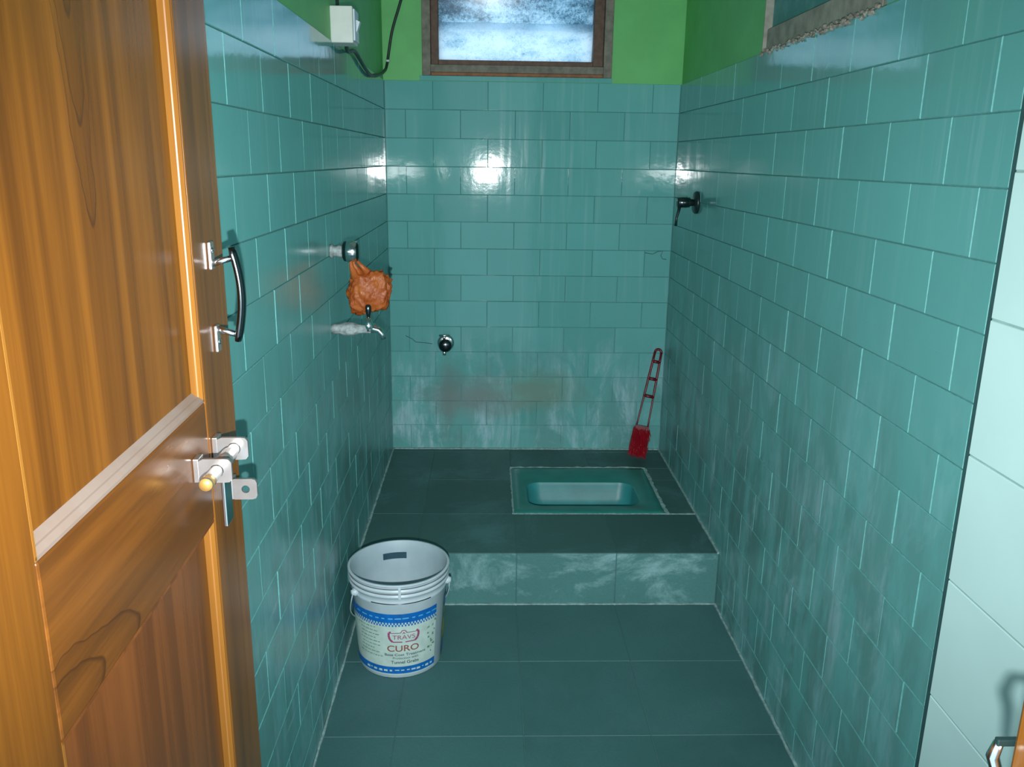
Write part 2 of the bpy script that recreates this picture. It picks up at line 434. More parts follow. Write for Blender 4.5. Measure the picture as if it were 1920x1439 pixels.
NY0, NY1, NZ0, NZ1 = 1.60, 2.305, 1.424, 1.80     # ventilator opening in the right wall
JY = 1.122                                          # where the pale entry tiling begins
bm = B()
box(bm, W + REC, W + 0.13, 0.42, D, -H, T - 0.002); n_g = len(bm.faces)
box(bm, W + 0.003, W + 0.13, NY1, D, T - 0.002, CEIL); box(bm, W + 0.003, W + 0.13, 0.42, NY0, T - 0.002, CEIL)
box(bm, W + 0.003, W + 0.13, NY0, NY1, NZ1, CEIL); bm.faces.ensure_lookup_table()
for f in bm.faces[n_g:]: f.material_index = 1
wall_right = struct(obj('wall_right', bm, ['grout', 'green']), 'right wall of matt teal tiles below a small ventilator', 'wall')
bm = B(); box(bm, W - 0.0005, W + 0.01, JY - 0.002, JY + 0.026, -H, CEIL); obj('shadow_gap', bm, 'crack', wall_right, 'dark strip painted as shade in the gap beside the pale tiles')  # solid flush strip, its dark colour stands in for the gap's shade
courses(wall_right, 'right', W, JY + 0.027, D, 1.319, 1.42, range(16), 'tile_right', lambda i: D if i < 14 else F)
# two more courses nearer than the ventilator, where the tiling runs higher
for i in (-1, -2, -3, -4):
    ph = 1.319 if i % 2 == 0 else 1.42; e = ph - 3 * P
    while e < NY0:
        a, b = max(e, JY + 0.027), min(e + P, NY0 - 0.004)
        if b > a: place_tile(wall_right, 'right', a, b, T - (i + 1) * R, T - i * R, W, 'tile_right')
        e += P

bm = B(); PX = W - 0.012
box(bm, PX + 0.002, W + 0.0015, 0.42, JY - 0.001, -H, CEIL)
wall_entry = struct(obj('wall_entry', bm, 'grout_pale'), 'pale mint tiled strip of wall beside the doorway', 'wall')
for zz in [0.943 - 0.198 * k for k in range(-6, 6)]:
    z0 = max(zz - 0.198, -H)
    for y1 in (JY, JY - 0.302, JY - 0.604):
        y0 = max(y1 - 0.302, 0.425)
        if zz > -H + 0.02: place_tile(wall_entry, 'right', y0, y1, z0, zz, PX, 'pale', 0.003, wob=0.001)

# floor
bm = B(); box(bm, -0.12, W + 0.13, 0.30, D + 0.13, -H - 0.12, -H - 0.0012)
floor = struct(obj('floor', bm, 'grout_floor'), 'floor of dark teal stone-look tiles', 'floor')
XC = [0.0, 0.172, 0.476, 0.779, 1.083, W]
YR = [0.42, 0.78, 1.085, 1.391, 1.697, 2.002, F]
def merged_cols():
    c = XC[:-2] + [W]; return list(zip(c, c[1:]))
for a, b in merged_cols():
    for c, d in zip(YR, YR[1:]): place_tile(floor, 'up', a, b, c, d, -H, 'floor', 0.0020, 'floor_tile', 0.0008)

# raised platform with hole for the pan
PA, PB, PC, PD = 0.476, 0.985, 2.60, 3.022
HA, HB, HC, HD = 0.51, 0.935, 2.645, 2.905
bm = B()
TT = -0.0012
box(bm, 0, HA, F + 0.0015, D, -H, TT); box(bm, HB, W, F + 0.0015, D, -H, TT)
box(bm, HA, HB, F + 0.0015, HC, -H, TT); box(bm, HA, HB, HD, D, -H, TT)
platform = struct(obj('platform', bm, 'grout_floor'), 'raised tiled platform step at the back of the room', 'platform')
def ptile(a, b, c, d): place_tile(platform, 'up', a, b, c, d, 0.0, 'plat', 0.0020, 'floor_tile', 0.0008)
PY = [F, 2.597, 2.905, 3.21, D]
for a, b in merged_cols():
    ptile(a, b, PY[0], PY[1])
for a, b in ((0.0, 0.172), (0.172, 0.476)):
    ptile(a, b, PY[1], PY[2]); ptile(a, b, PY[2], PY[3]); ptile(a, b, PY[3], PY[4])
for a, b in ((0.476, 0.779), (0.779, W)):
    ptile(a, b, PD + 0.008, PY[3]); ptile(a, b, PY[3], PY[4])
ptile(PB + 0.012, W, PY[1], PY[2]); ptile(PB + 0.012, W, PY[2], PD + 0.008)
for a, b in merged_cols():
    place_tile(platform, 'back', a, b, -H + 0.001, -0.001, F, 'riser', 0.0026, 'riser_tile', 0.001)
# white cement smeared along the pan's back and right edges
def ragged(p, q, w, zt, n=26, jit=0.5):
    bm = B(); p = Vector(p); q = Vector(q); d = (q - p); nrm = Vector((-d.y, d.x, 0)).normalized(); A = []; Bq = []
    for i in range(n + 1):
        c = p + d * i / n; w1 = w * (1 + random.uniform(-jit, jit)) / 2; w2 = w * (1 + random.uniform(-jit, jit)) / 2
        A.append((c + nrm * w1, c - nrm * w2))
    top = [[bm.verts.new((v.x, v.y, zt + random.uniform(0, 0.001))) for v in ab] for ab in A]
    bot = [[bm.verts.new((v.x, v.y, zt - 0.006)) for v in ab] for ab in A]
    for i in range(n):
        bm.faces.new((top[i][0], top[i + 1][0], top[i + 1][1], top[i][1]))
        for s in (0, 1): bm.faces.new((top[i][s], top[i + 1][s], bot[i + 1][s], bot[i][s]))
    for i in (0, n): bm.faces.new((top[i][0], top[i][1], bot[i][1], bot[i][0]))
    return bm
obj('cement_joint', ragged((PA - 0.004, PD + 0.004, 0), (PB + 0.008, PD + 0.006, 0), 0.017, 0.0022, jit=0.7), 'white_joint', platform, 'white cement joint')
obj('cement_joint', ragged((PB + 0.006, PD, 0), (PB + 0.006, PC, 0), 0.013, 0.0015), 'white_cement', platform)
obj('cement_joint', ragged((PA - 0.002, PC - 0.005, 0), (PA - 0.002, PD, 0), 0.007, 0.0012), 'white_cement', platform)
obj('cement_joint', ragged((PA, PC - 0.003, 0), (W, PC - 0.002, 0), 0.006, 0.001), 'white_cement', platform)
# thin pale grout fillets where walls meet floors
for nm, p, q, w, zt in (('fillet', (W - 0.003, F, 0), (W - 0.003, D, 0), 0.006, 0.003), ('fillet', (0.003, D - 0.004, 0), (W, D - 0.004, 0), 0.009, 0.004), ('fillet', (0.003, F, 0), (0.003, D, 0), 0.006, 0.003)):
    obj(nm, ragged(p, q, w, zt, 40, 0.35), 'white_cement', platform)
for nm, p, q, w in (('fillet', (W - 0.003, 1.1, 0), (W - 0.003, F, 0), 0.006), ('fillet', (0.0, F - 0.003, 0), (W, F - 0.003, 0), 0.006), ('fillet', (0.003, 0.9, 0), (0.003, F, 0), 0.005)):
    obj(nm, ragged(p, q, w, -H + 0.003, 40, 0.35), 'white_cement', floor)

# ceiling and front wall
bm = B(); box(bm, -0.12, W + 0.13, 0.30, D + 0.13, CEIL, CEIL + 0.1)
struct(obj('ceiling', bm, 'plaster'), 'plain plastered ceiling of the washroom', 'ceiling')
DX0, DX1, DTOP = 0.080, 0.7015, 1.79
bm = B(); FY0, FY1 = 0.30, 0.42
box(bm, -0.9, DX0 - 0.08, FY0, FY1, -H, CEIL); box(bm, DX1 + 0.085, 2.0, FY0, FY1, -H, CEIL)
box(bm, DX0 - 0.08, DX1 + 0.085, FY0, FY1, DTOP + 0.08, CEIL)
struct(obj('wall_front', bm, 'plaster'), 'plastered wall around the doorway', 'wall')

# door frame
df = thing('trim_1', 'varnished wooden door frame around the doorway', 'door frame', (DX0, 0.36, -H), kind='structure')
def dfobj(nm, *b, m='wood_frame', bev=0.004):
    bm = B(); box(bm, *b, bev=bev); return obj(nm, bm, m, df)
dfobj('jamb', -0.08, 0.0, -0.06, 0.06, 0, DTOP + H + 0.08)
dfobj('jamb', DX1 - DX0, DX1 - DX0 + 0.085, -0.06, 0.06, 0, DTOP + H + 0.08)
dfobj('head', 0.0, DX1 - DX0, -0.06, 0.06, DTOP + H, DTOP + H + 0.08)
# bolt keeper on the right jamb: a small plate with a tilted tongue
kx = DX1 - DX0; kz = 0.80 + H
bm = B(); box(bm, kx - 0.0085, kx + 0.012, 0.0602, 0.0642, kz + 0.011, kz + 0.016, 0.001)
kp = obj('bolt_keeper', bm, 'black_metal', df)
bm = B(); tube(bm, [(kx - 0.006, 0.063, kz + 0.012), (kx - 0.0075, 0.064, kz + 0.002), (kx - 0.003, 0.064, kz - 0.010), (kx - 0.001, 0.064, kz - 0.03)], [0.003, 0.0038, 0.0036, 0.003], 10)
obj('keeper_tongue', bm, 'chrome', kp)

# ------------------------------------------------------------------ door leaf (local: x = out of the face, y = towards the free edge, z up from floor)
door = thing('door_1', 'glossy orange-brown wooden panel door standing open at the left', 'door', (0.066, 0.97, -H), math.radians(2.0), 'structure')
S0, S1 = -0.552, 0.065; TH = 0.035; SL, SR = -0.444, -0.053
Z = lambda z: z + H
def dbox(nm, y0, y1, z0, z1, m, x0=-TH, x1=0.0, bev=0.0025, parent=None):
    bm = B(); box(bm, x0, x1, y0, y1, z0, z1, bev=bev); return obj(nm, bm, m, parent or door)
dbox('stile', SR, S1, 0.012, Z(1.78), 'wood_v'); dbox('stile', S0, SL, 0.012, Z(1.78), 'wood_v')
ZR0, ZR1 = Z(0.735), Z(0.878)
dbox('lock_rail', SL, SR, ZR0, ZR1, 'wood_h'); dbox('top_rail', SL, SR, Z(1.66), Z(1.78), 'wood_h'); dbox('bottom_rail', SL, SR, 0.012, 0.17, 'wood_h')
EP = 0.010; CW = 0.014
dbox('panel', SL, SR, ZR1, Z(1.66), 'wood_panel', -0.026, -EP, 0.0, None)
dbox('panel', SL, SR, 0.17, ZR0, 'wood_low', -0.026, -EP, 0.0, None)
def moulding(y0, y1, z0, z1, dusty):
    e = EP
    def prof(a, s):  # a = outer position, s = +1/-1 inward direction -> (x, pos)
        return [(-e - 0.001, a), (-0.0008, a), (-0.0008, a + s * 0.003), (-0.004, a + s * 0.0075), (-0.0055, a + s * 0.008), (-e, a + s * CW), (-e - 0.001, a + s * CW)]
    for a, s in ((y0, 1), (y1, -1)):
        bm = B(); prism(bm, [(x, p, z0 + 0.0005) for x, p in prof(a, s)], (0, 0, z1 - z0 - 0.001)); obj('moulding', bm, 'wood_edge', door)
    for a, s in ((z0, 1), (z1, -1)):
        bm = B(); prism(bm, [(x, y0 + 0.0005, p) for x, p in prof(a, s)], (0, y1 - y0 - 0.001, 0))
        obj('moulding', bm, 'wood_dusty' if (s == 1 and dusty) else 'wood_low', door, 'dusty ledge moulding' if (s == 1 and dusty) else None)
moulding(SL, SR, ZR1, Z(1.66), True); moulding(SL, SR, 0.17, ZR0, False)

# pull handle
hs = 0.006
bm = B(); zc = Z(0.99)
pts = [];
for i in range(15):
    t = i / 14; z = Z(1.046) + (Z(0.936) - Z(1.046)) * t; pts.append((0.0235 + 0.0105 * math.sin(math.pi * (0.08 + 0.84 * t)), hs, z))
tube(bm, pts, [0.0036] + [0.0046] * 13 + [0.0036], 10)
for v in bm.verts: v.co.y = hs + (v.co.y - hs) * 1.9
handle = obj('door_handle', bm, 'dark_chrome', door, 'dark chrome bow pull handle')
for zc, sg in ((Z(1.026), 1), (Z(0.951), -1)):
    bm = B(); tube(bm, [(0.0, hs, zc + sg * 0.0), (0.028, hs, zc + sg * 0.008)], [0.0042, 0.0036], 10); obj('handle_post', bm, 'chrome', handle)
    bm = B(); box(bm, 0.0002, 0.0045, hs - 0.007, hs + 0.007, zc - 0.006 if sg > 0 else zc - 0.028, zc + 0.026 if sg > 0 else zc + 0.004, 0.0015); pl = obj('mounting_plate', bm, 'steel', handle)
    bm = B(); lathe(bm, [(0, 0.0035), (0.0015, 0.003), (0.002, 0)], (0.0045, hs, zc + sg * 0.016), (1, 0, 0), 12); obj('screw', bm, 'chrome', handle)

# sliding bolt
zb = Z(0.818); ob = 0.025
bm = B(); lathe(bm, [(0, 0.0), (0, 0.0065), (0.002, 0.0073), (0.012, 0.0073), (0.014, 0.0068), (0.11, 0.0068), (0.135, 0.0068), (0.135, 0)], (ob, -0.155, zb), (0, 1, 0), 18)
bolt = obj('sliding_bolt', bm, 'steel', door, 'steel rod bolt with brass tip')
bm = B(); lathe(bm, [(0, 0), (0, 0.0066), (0.006, 0.0076), (0.014, 0.0076), (0.014, 0)], (ob, -0.1556, zb), (0, 1, 0), 18); obj('bolt_tip', bm, 'brass', bolt)
def lug(s, zc, o0, o1, hh, hole_o, hole_r, nm, parent):
    # upright plate across the rod with rounded outer corners and a real hole
    bm = B(); n = 24; t = 0.0045
    outer = []; rr = 0.007
    for i in range(n):
        a = 2 * math.pi * i / n; c, s_ = math.cos(a), math.sin(a)
        k = 1 / max(abs(c) / (o1 - hole_o if c > 0 else hole_o - o0), abs(s_) / hh)
        x, z = c * k, s_ * k
        if c > 0:   # soften outer corners
            lim = ((o1 - hole_o) ** 2 + hh ** 2) ** 0.5 * 0.88; m = (x * x + z * z) ** 0.5
            if m > lim: x, z = x * lim / m, z * lim / m
        outer.append((x, z))
    inner = [(hole_r * math.cos(2 * math.pi * i / n), hole_r * math.sin(2 * math.pi * i / n)) for i in range(n)]
    L = [[bm.verts.new((hole_o + x, s + dy, zc + z)) for x, z in ring] for dy in (-t / 2, t / 2) for ring in (outer, inner)]
    for i in range(n):
        j = (i + 1) % n
        bm.faces.new((L[0][i], L[0][j], L[1][j], L[1][i])); bm.faces.new((L[2][i], L[3][i], L[3][j], L[2][j]))
        bm.faces.new((L[0][i], L[2][i], L[2][j], L[0][j])); bm.faces.new((L[1][i], L[1][j], L[3][j], L[3][i]))
    o = obj(nm, bm, 'steel', parent)
    bm = B(); box(bm, 0.0002, 0.0065, s - 0.003, s + 0.016, zc - hh, zc + hh, 0.001); obj('base_plate', bm, 'steel', parent)
    return o
lug(-0.112, zb, 0.006, 0.041, 0.0135, ob, 0.0074, 'bolt_bracket', bolt)
lug(-0.040, zb, 0.006, 0.041, 0.0135, ob, 0.0074, 'bolt_bracket', bolt)
lug(0.008, Z(0.748), 0.002, 0.036, 0.0135, 0.022, 0.005, 'bolt_staple', bolt)
bm = B(); box(bm, ob - 0.0035, ob + 0.0008, -0.092, -0.066, Z(0.742), zb - 0.004, 0.0012); hasp = obj('hasp', bm, 'chrome', bolt)
bm = B(); lathe(bm, [(-0.006, 0.0), (-0.006, 0.0088), (0.03, 0.0088), (0.03, 0.0)], (ob, -0.092, zb), (0, 1, 0), 16); obj('hasp_collar', bm, 'steel', bolt)

# ------------------------------------------------------------------ window in the back wall
win = thing('window_1', 'louvred frosted glass window in weathered brown frame above back tiles', 'window', ((WX0 + WX1) / 2, D, WZ0), kind='structure')
wx = (WX1 - WX0) / 2; wh = WZ1 - WZ0
def wbox(nm, *b, m, bev=0.002, parent=None):
    bm = B(); box(bm, *b, bev=bev); return obj(nm, bm, m, parent or win)
wbox('frame_stile', -wx, -wx + 0.031, -0.012, 0.07, 0, wh, m='win_grey'); wbox('frame_stile', wx - 0.031, wx, -0.012, 0.07, 0, wh, m='win_grey')
wbox('frame_rail', -wx + 0.031, wx - 0.031, -0.012, 0.07, 0.012, 0.038, m='win_grey'); wbox('frame_rail', -wx + 0.031, wx - 0.031, -0.012, 0.07, wh - 0.03, wh, m='win_grey')
wbox('sill_edge', -wx + 0.0315, wx - 0.0315, -0.0125, 0.07, 0, 0.0118, m='win_edge')
wbox('inner_stile', -wx + 0.0315, -wx + 0.058, 0.004, 0.075, 0.0385, wh - 0.03, m='win_brown'); wbox('inner_stile', wx - 0.068, wx - 0.0315, 0.004, 0.075, 0.0385, wh - 0.03, m='win_brown')
wbox('inner_rail', -wx + 0.058, wx - 0.068, 0.004, 0.075, 0.0385, 0.056, m='win_brown')
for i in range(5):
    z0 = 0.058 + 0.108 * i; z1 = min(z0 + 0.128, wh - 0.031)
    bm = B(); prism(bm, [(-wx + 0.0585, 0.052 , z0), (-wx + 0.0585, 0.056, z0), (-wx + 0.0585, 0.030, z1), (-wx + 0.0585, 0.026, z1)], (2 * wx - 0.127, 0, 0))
    obj('louvre_pane', bm, 'glass' if i == 0 else 'glass_dim', win)  # upper panes get the copy with less daylight painted into the colour

# ventilator in the right wall
vent = thing('window_2', 'small recessed ventilator with grey wooden sash in the right wall', 'window', (W, (NY0 + NY1) / 2, NZ0), kind='structure')
vy = (NY1 - NY0) / 2; vh = NZ1 - NZ0
def vbox(nm, *b, m, bev=0.002):
    bm = B(); box(bm, *b, bev=bev); return obj(nm, bm, m, vent)
vbox('frame_stile', -0.001, 0.075, vy - 0.007, vy, 0, vh, m='vent_wood'); vbox('frame_stile', 0.008, 0.075, -vy, -vy + 0.03, 0, vh, m='vent_wood')
vbox('sash_rail', 0.008, 0.075, -vy + 0.03, vy - 0.007, 0, 0.055, m='vent_wood'); vbox('sash_rail', 0.008, 0.075, -vy + 0.03, vy - 0.007, vh - 0.04, vh, m='vent_wood')
bm = B(); box(bm, 0.020, 0.026, -vy + 0.03, vy - 0.007, 0.055, vh - 0.04); obj('pane', bm, plain('smoky_glass', (0.085, 0.085, 0.07), 0.6) and 'grout', vent)
vent.children[-1].data.materials[0] = bpy.data.materials['smoky_glass']
# crumbled mortar under the ventilator
bm = B(); n = 110
for i in range(n):
    y = NY0 + 0.02 + (NY1 - NY0) * 0.97 * (i + 0.5) / n; s = random.uniform(0.0025, 0.0062)
    c = Vector((W - random.uniform(-0.002, 0.004), y + random.uniform(-0.004, 0.004), T + random.uniform(-0.008, 0.004)))
    g = bmesh.ops.create_icosphere(bm, subdivisions=1, radius=s)
    for v in g['verts']: v.co = c + v.co * random.uniform(0.6, 1.25)
cr = obj('crumbled_mortar', bm, 'crumb', wall_right, 'crumbling mortar edge'); cr['kind'] = 'stuff'
# hairline cracks on back wall
def crack(pts):
    bm = B(); tube(bm, [(x, D - 0.0003, z) for x, z in pts], 0.0011, 5); obj('crack', bm, 'crack', wall_back)
bm = B(); box(bm, WX0 - 0.01, WX1 + 0.004, D - 0.0005, D + 0.02, T, WZ0 + 0.001, 0.001); obj('mortar_strip', bm, 'tile_back', wall_back)
crack([(0.99, 0.805), (1.02, 0.80), (1.04, 0.81), (1.06, 0.812), (1.052, 0.795), (1.06, 0.782), (1.075, 0.78)])
crack([(0.06, 0.47), (0.085, 0.458), (0.10, 0.445), (0.14, 0.442), (0.165, 0.438)])

# ------------------------------------------------------------------ squat pan
def rrect(cx, cy, hx, hy, r, n=8):
    pts = []
    for sx, sy, a0 in ((1, 1, 0), (-1, 1, 90), (-1, -1, 180), (1, -1, 270)):
        for i in range(n + 1):
            a = math.radians(a0 + 90 * i / n); pts.append((cx + sx * (hx - r) + r * math.cos(a), cy + sy * (hy - r) + r * math.sin(a)))
    return pts
pan = thing('squat_pan', 'turquoise ceramic squat toilet pan sunk into the platform', 'squat toilet', ((PA + PB) / 2, (PC + PD) / 2, 0))
hx, hy = (PB - PA) / 2, (PD - PC) / 2
bx, by = (0.527 + 0.918) / 2 - (PA + PB) / 2, (2.668 + 2.885) / 2 - (PC + PD) / 2; bhx, bhy = 0.196, 0.108
def loops(bm, L, smooth=True):
    rings = [[bm.verts.new(p) for p in ring] for ring in L]; n = len(rings[0])
    for a, b in zip(rings, rings[1:]):
        for j in range(n):
            f = bm.faces.new((a[j], a[(j + 1) % n], b[(j + 1) % n], b[j])); f.smooth = smooth
    return rings
def at(pts, z): return [(x, y, z) for x, y in pts]
bm = B()
L = [at(rrect(0, 0, hx, hy, 0.008), 0.001), at(rrect(0, 0, hx - 0.002, hy - 0.002, 0.008), 0.004), at(rrect(0, 0, hx - 0.02, hy - 0.02, 0.02), 0.004),
     at(rrect(bx, by, bhx + 0.012, bhy + 0.012, 0.045), 0.003), at(rrect(bx, by, bhx, bhy, 0.05), -0.002)]
loops(bm, L)
obj('pan_deck', bm, 'pan', pan)
bm = B()
L = [at(rrect(bx, by, bhx, bhy, 0.05), -0.002), at(rrect(bx, by, bhx - 0.004, bhy - 0.004, 0.05), -0.012), at(rrect(bx, by, bhx - 0.008, bhy - 0.010, 0.05), -0.06), at(rrect(bx, by, bhx - 0.03, bhy - 0.035, 0.05), -0.095),
     at(rrect(bx, by, bhx - 0.06, bhy - 0.07, 0.03), -0.105)]
r = loops(bm, L); bm.faces.new(r[-1])
obj('pan_bowl', bm, 'bowl', pan, 'lighter glazed trough of the pan')
bm = B(); lathe(bm, [(0, 0.0), (0, 0.03), (0.002, 0.034), (0.002, 0.030), (0.0005, 0)], (bx + 0.125, by, -0.105), (0, 0, 1), 20); obj('outlet', bm, 'dark', pan)

# ------------------------------------------------------------------ bucket
BX, BY = 0.152, 2.037; BH = 0.28
bucket = thing('paint_bucket', 'white plastic paint bucket with blue-banded label on the floor', 'bucket', (BX, BY, -H))
u0 = Vector((CAM.x - BX, CAM.y - BY, 0)).normalized(); t0 = Vector((-u0.y, u0.x, 0))
def brad(z): return 0.1105 + (0.127 - 0.1105) * z / 0.25
def bpt(phi, z, off=0.0): return u0 * (math.cos(phi) * (brad(z) + off)) + t0 * (math.sin(phi) * (brad(z) + off)) + Vector((0, 0, z))
bm = B()
prof = [(0.004, 0.0), (0.004, 0.100), (0.0, 0.104), (0.0, 0.1075), (0.004, 0.1105), (0.22, brad(0.22)), (0.222, 0.1265), (0.2265, 0.1265), (0.2285, brad(0.2285)), (0.243, brad(0.243) + 0.0005),
        (0.2445, 0.1325), (0.249, 0.1330), (0.2505, 0.1295), (0.258, 0.1295), (0.2595, 0.1335), (0.264, 0.1335), (0.2655, 0.1305), (0.275, 0.1310), (0.277, 0.1345), (0.2795, 0.1345), (0.2805, 0.1330), (0.2805, 0.1285)]
lathe(bm, prof, seg=64)
body = obj('body', bm, 'plastic_white', bucket)
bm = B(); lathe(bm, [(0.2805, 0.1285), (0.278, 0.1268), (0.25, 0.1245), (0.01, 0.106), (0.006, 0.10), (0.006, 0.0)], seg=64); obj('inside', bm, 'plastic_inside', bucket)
def patch(nm, p0, p1, z0, z1, off, m, n=24, parent=None, inner=False):
    bm = B(); rows = []
    for i in range(n + 1):
        ph = math.radians(p0 + (p1 - p0) * i / n)
        rows.append([bm.verts.new(bpt(ph, z, off)) for z in (z0, z1)])
    for a, b in zip(rows, rows[1:]): bm.faces.new((a[0], b[0], b[1], a[1])).smooth = True
    return obj(nm, bm, m, parent or bucket)
label = patch('label', -100, 50, 0.012, 0.196, 0.0008, 'label', 40)
patch('label', 71, 200, 0.012, 0.196, 0.0008, 'leaf', 40)
patch('blue_band', -100, 50, 0.170, 0.196, 0.0014, 'blue', 40, label); patch('blue_band', -100, 50, 0.016, 0.0375, 0.0014, 'blue', 40, label)
patch('blue_band', 71, 200, 0.165, 0.196, 0.0014, 'blue', 30); patch('blue_band', 71, 200, 0.02, 0.06, 0.0014, 'blue', 30)
patch('yellow_print', 71, 90, 0.07, 0.12, 0.0012, 'yellow', 6)
def quads(nm, items, m, off, parent=label):
    bm = B()
    for p0, p1, z0, z1, sk in items:
        vs_ = [bm.verts.new(bpt(math.radians(p), z, off)) for p, z in ((p0, z0), (p1, z0 + sk), (p1, z1 + sk), (p0, z1))]
        bm.faces.new(vs_)
    return obj(nm, bm, m, parent)
dg = 3.9
quads('checker_border', [(-98 + dg * i + (dg / 2 if r_ else 0), -98 + dg * (i + 0.5) + (dg / 2 if r_ else 0), 0.1645 - 0.0055 * r_, 0.170 - 0.0055 * r_, 0) for i in range(38) for r_ in (0, 1)], 'blue', 0.0013)
it = []; a = -62.0
while a < 46:
    w_ = random.uniform(3, 8); it.append((a, a + w_, 0.181, 0.1845, 0)); a += w_ + random.uniform(1.2, 5)
quads('band_print', it, 'light_blue', 0.0019)
it = []; a = -50.0
while a < 44:
    w_ = random.uniform(2, 6); it.append((a, a + w_, 0.024 + random.uniform(-0.002, 0.002), 0.0285, 0)); a += w_ + random.uniform(1, 4)
quads('band_print', it, 'label', 0.0019)
it = []
for k in range(9):
    a = -58 + random.uniform(-3, 3); zz = 0.150 - 0.0105 * k
    while a < -30 + random.uniform(-6, 4):
        w_ = random.uniform(2, 6); it.append((a, a + w_, zz, zz + 0.0026, 0)); a += w_ + 1.2
quads('small_print', it, 'leaf', 0.0013)
it = []
for k in range(16):
    a = random.uniform(34, 47); zz = random.uniform(0.06, 0.15); it.append((a, a + random.uniform(1.5, 4), zz, zz + random.uniform(0.003, 0.008), random.uniform(-0.003, 0.003)))
quads('leaf_print', it, 'leaf', 0.0013)
def text(body_, phi0, zc, width, height, m, off=0.0016, nm='lettering', bold=0.0):
    cu = bpy.data.curves.new('lettering', 'FONT'); cu.body = body_; cu.align_x = 'CENTER'; cu.align_y = 'CENTER'; cu.offset = bold
    o = bpy.data.objects.new('lettering_tmp', cu); col.objects.link(o); bpy.context.view_layer.update()
    me = bpy.data.meshes.new_from_object(o.evaluated_get(bpy.context.evaluated_depsgraph_get()))
    bpy.data.objects.remove(o, do_unlink=True)
    xs = [v.co.x for v in me.vertices]; ys = [v.co.y for v in me.vertices]
    sx = width / (max(xs) - min(xs)); sy = height / (max(ys) - min(ys)); mx, my = (max(xs) + min(xs)) / 2, (max(ys) + min(ys)) / 2
    for v in me.vertices:
        z = zc + (v.co.y - my) * sy; v.co = bpt(math.radians(phi0) + (v.co.x - mx) * sx / brad(z), z, off)
    me.materials.append(M[m]); o = link(nm, me, label); return o
PC0 = 4.0
text('TRAVS', PC0, 0.127, 0.058, 0.0125, 'maroon')
text('CURO', PC0 - 1, 0.0935, 0.082, 0.0185, 'red_brown', bold=0.012)
text('Base Coat Treatment', PC0 + 2, 0.0745, 0.108, 0.0075, 'ink', bold=0.01)
text('Protection with', PC0 + 2, 0.0640, 0.066, 0.0070, 'ink')
text('Tunnel Grabs', PC0 + 1, 0.0515, 0.072, 0.0095, 'ink', bold=0.015)
# crest: scrolled border round the top word
bm = B()
def strip(pts, w_):
    for (a, za), (b, zb_) in zip(pts, pts[1:]):
        d = Vector((b - a, zb_ - za)); L_ = d.length; nn = Vector((-d.y, d.x)) / L_ * w_ / 2
        q = [bm.verts.new(bpt(math.radians(PC0) + x / brad(0.12), z, 0.0016)) for x, z in ((a + nn.x, za + nn.y), (b + nn.x, zb_ + nn.y), (b - nn.x, zb_ - nn.y), (a - nn.x, za - nn.y))]
        bm.faces.new(q)
for s in (-1, 1):
    strip([(s * 0.032, 0.1425), (s * 0.0375, 0.141), (s * 0.0385, 0.132), (s * 0.036, 0.121), (s * 0.029, 0.1135)], 0.0058)
    strip([(s * 0.008, 0.1400), (s * 0.032, 0.1395)], 0.0020); strip([(s * 0.004, 0.1125), (s * 0.029, 0.1130)], 0.0032)
    strip([(s * 0.008, 0.1400), (s * 0.004, 0.1470), (0, 0.1480)], 0.0022)
strip([(-0.003, 0.137), (0.0, 0.142), (0.003, 0.137)], 0.002)
obj('crest', bm, 'maroon', label)
for zz, rr in ((0.2543, 0.1300), (0.2692, 0.1312), (0.2436, 0.1277)):
    bm = B(); lathe(bm, [(zz - 0.0016, rr - 0.002), (zz - 0.0016, rr + 0.0004), (zz + 0.0012, rr + 0.0004), (zz + 0.0012, rr - 0.002)], seg=64); obj('groove_ring', bm, 'groove', bucket)  # dark grey rings set into the collar grooves
# rib under the collar, seam knob, ears and bail
bm = B(); tube(bm, [bpt(math.radians(p), 0.2265, 0.0035) for p in range(-34, 39, 4)], 0.0012, 6); obj('rib', bm, 'dark_chrome', bucket)
bm = B(); box(bm, -0.0035, 0.0035, -0.002, 0.003, -0.02, 0.012, 0.001)
for v in bm.verts: v.co = u0 * (0.1315 - v.co.y) + t0 * v.co.x + Vector((0, 0, 0.262 + v.co.z))
obj('collar_tab', bm, 'plastic_white', bucket)
for ph in (-62, 80):
    bm = B(); c = bpt(math.radians(ph), 0.232, 0.0)
    ax = Vector((c.x, c.y, 0)).normalized(); lathe(bm, [(-0.002, 0.0), (-0.002, 0.011), (0.006, 0.011), (0.009, 0.008), (0.013, 0.0075), (0.014, 0)], c, ax, 16)
    obj('handle_ear', bm, 'plastic_white', bucket)
bm = B(); pts = []
for i in range(25):
    t = i / 24; ph = -62 - (360 - 142) * t; zz = 0.232 - 0.19 * math.sin(math.pi * t) ** 0.8; pts.append(bpt(math.radians(ph), zz, 0.009 + 0.004 * math.sin(math.pi * t)))
tube(bm, pts, 0.0017, 8); obj('bail', bm, 'plastic_white', bucket, 'white wire handle')
bm = B(); rows = []
for i in range(9):
    ph = math.radians(180 + 5 - 15.5 + 31 * i / 8 )
    rr = 0.1236
    rows.append([bm.verts.new(u0 * (math.cos(ph) * (rr + dz * 0.07 - k_)) + t0 * (math.sin(ph) * (rr + dz * 0.07 - k_)) + Vector((0, 0, 0.238 + dz))) for dz in (-0.009, 0.009) for k_ in (0.0012, -0.0005)])
for a, b in zip(rows, rows[1:]):
    bm.faces.new((a[0], b[0], b[2], a[2])); bm.faces.new((a[0], b[0], b[1], a[1])); bm.faces.new((a[2], b[2], b[3], a[3]))
obj('slot', bm, 'ink', bucket, 'dark slot in the inner wall')

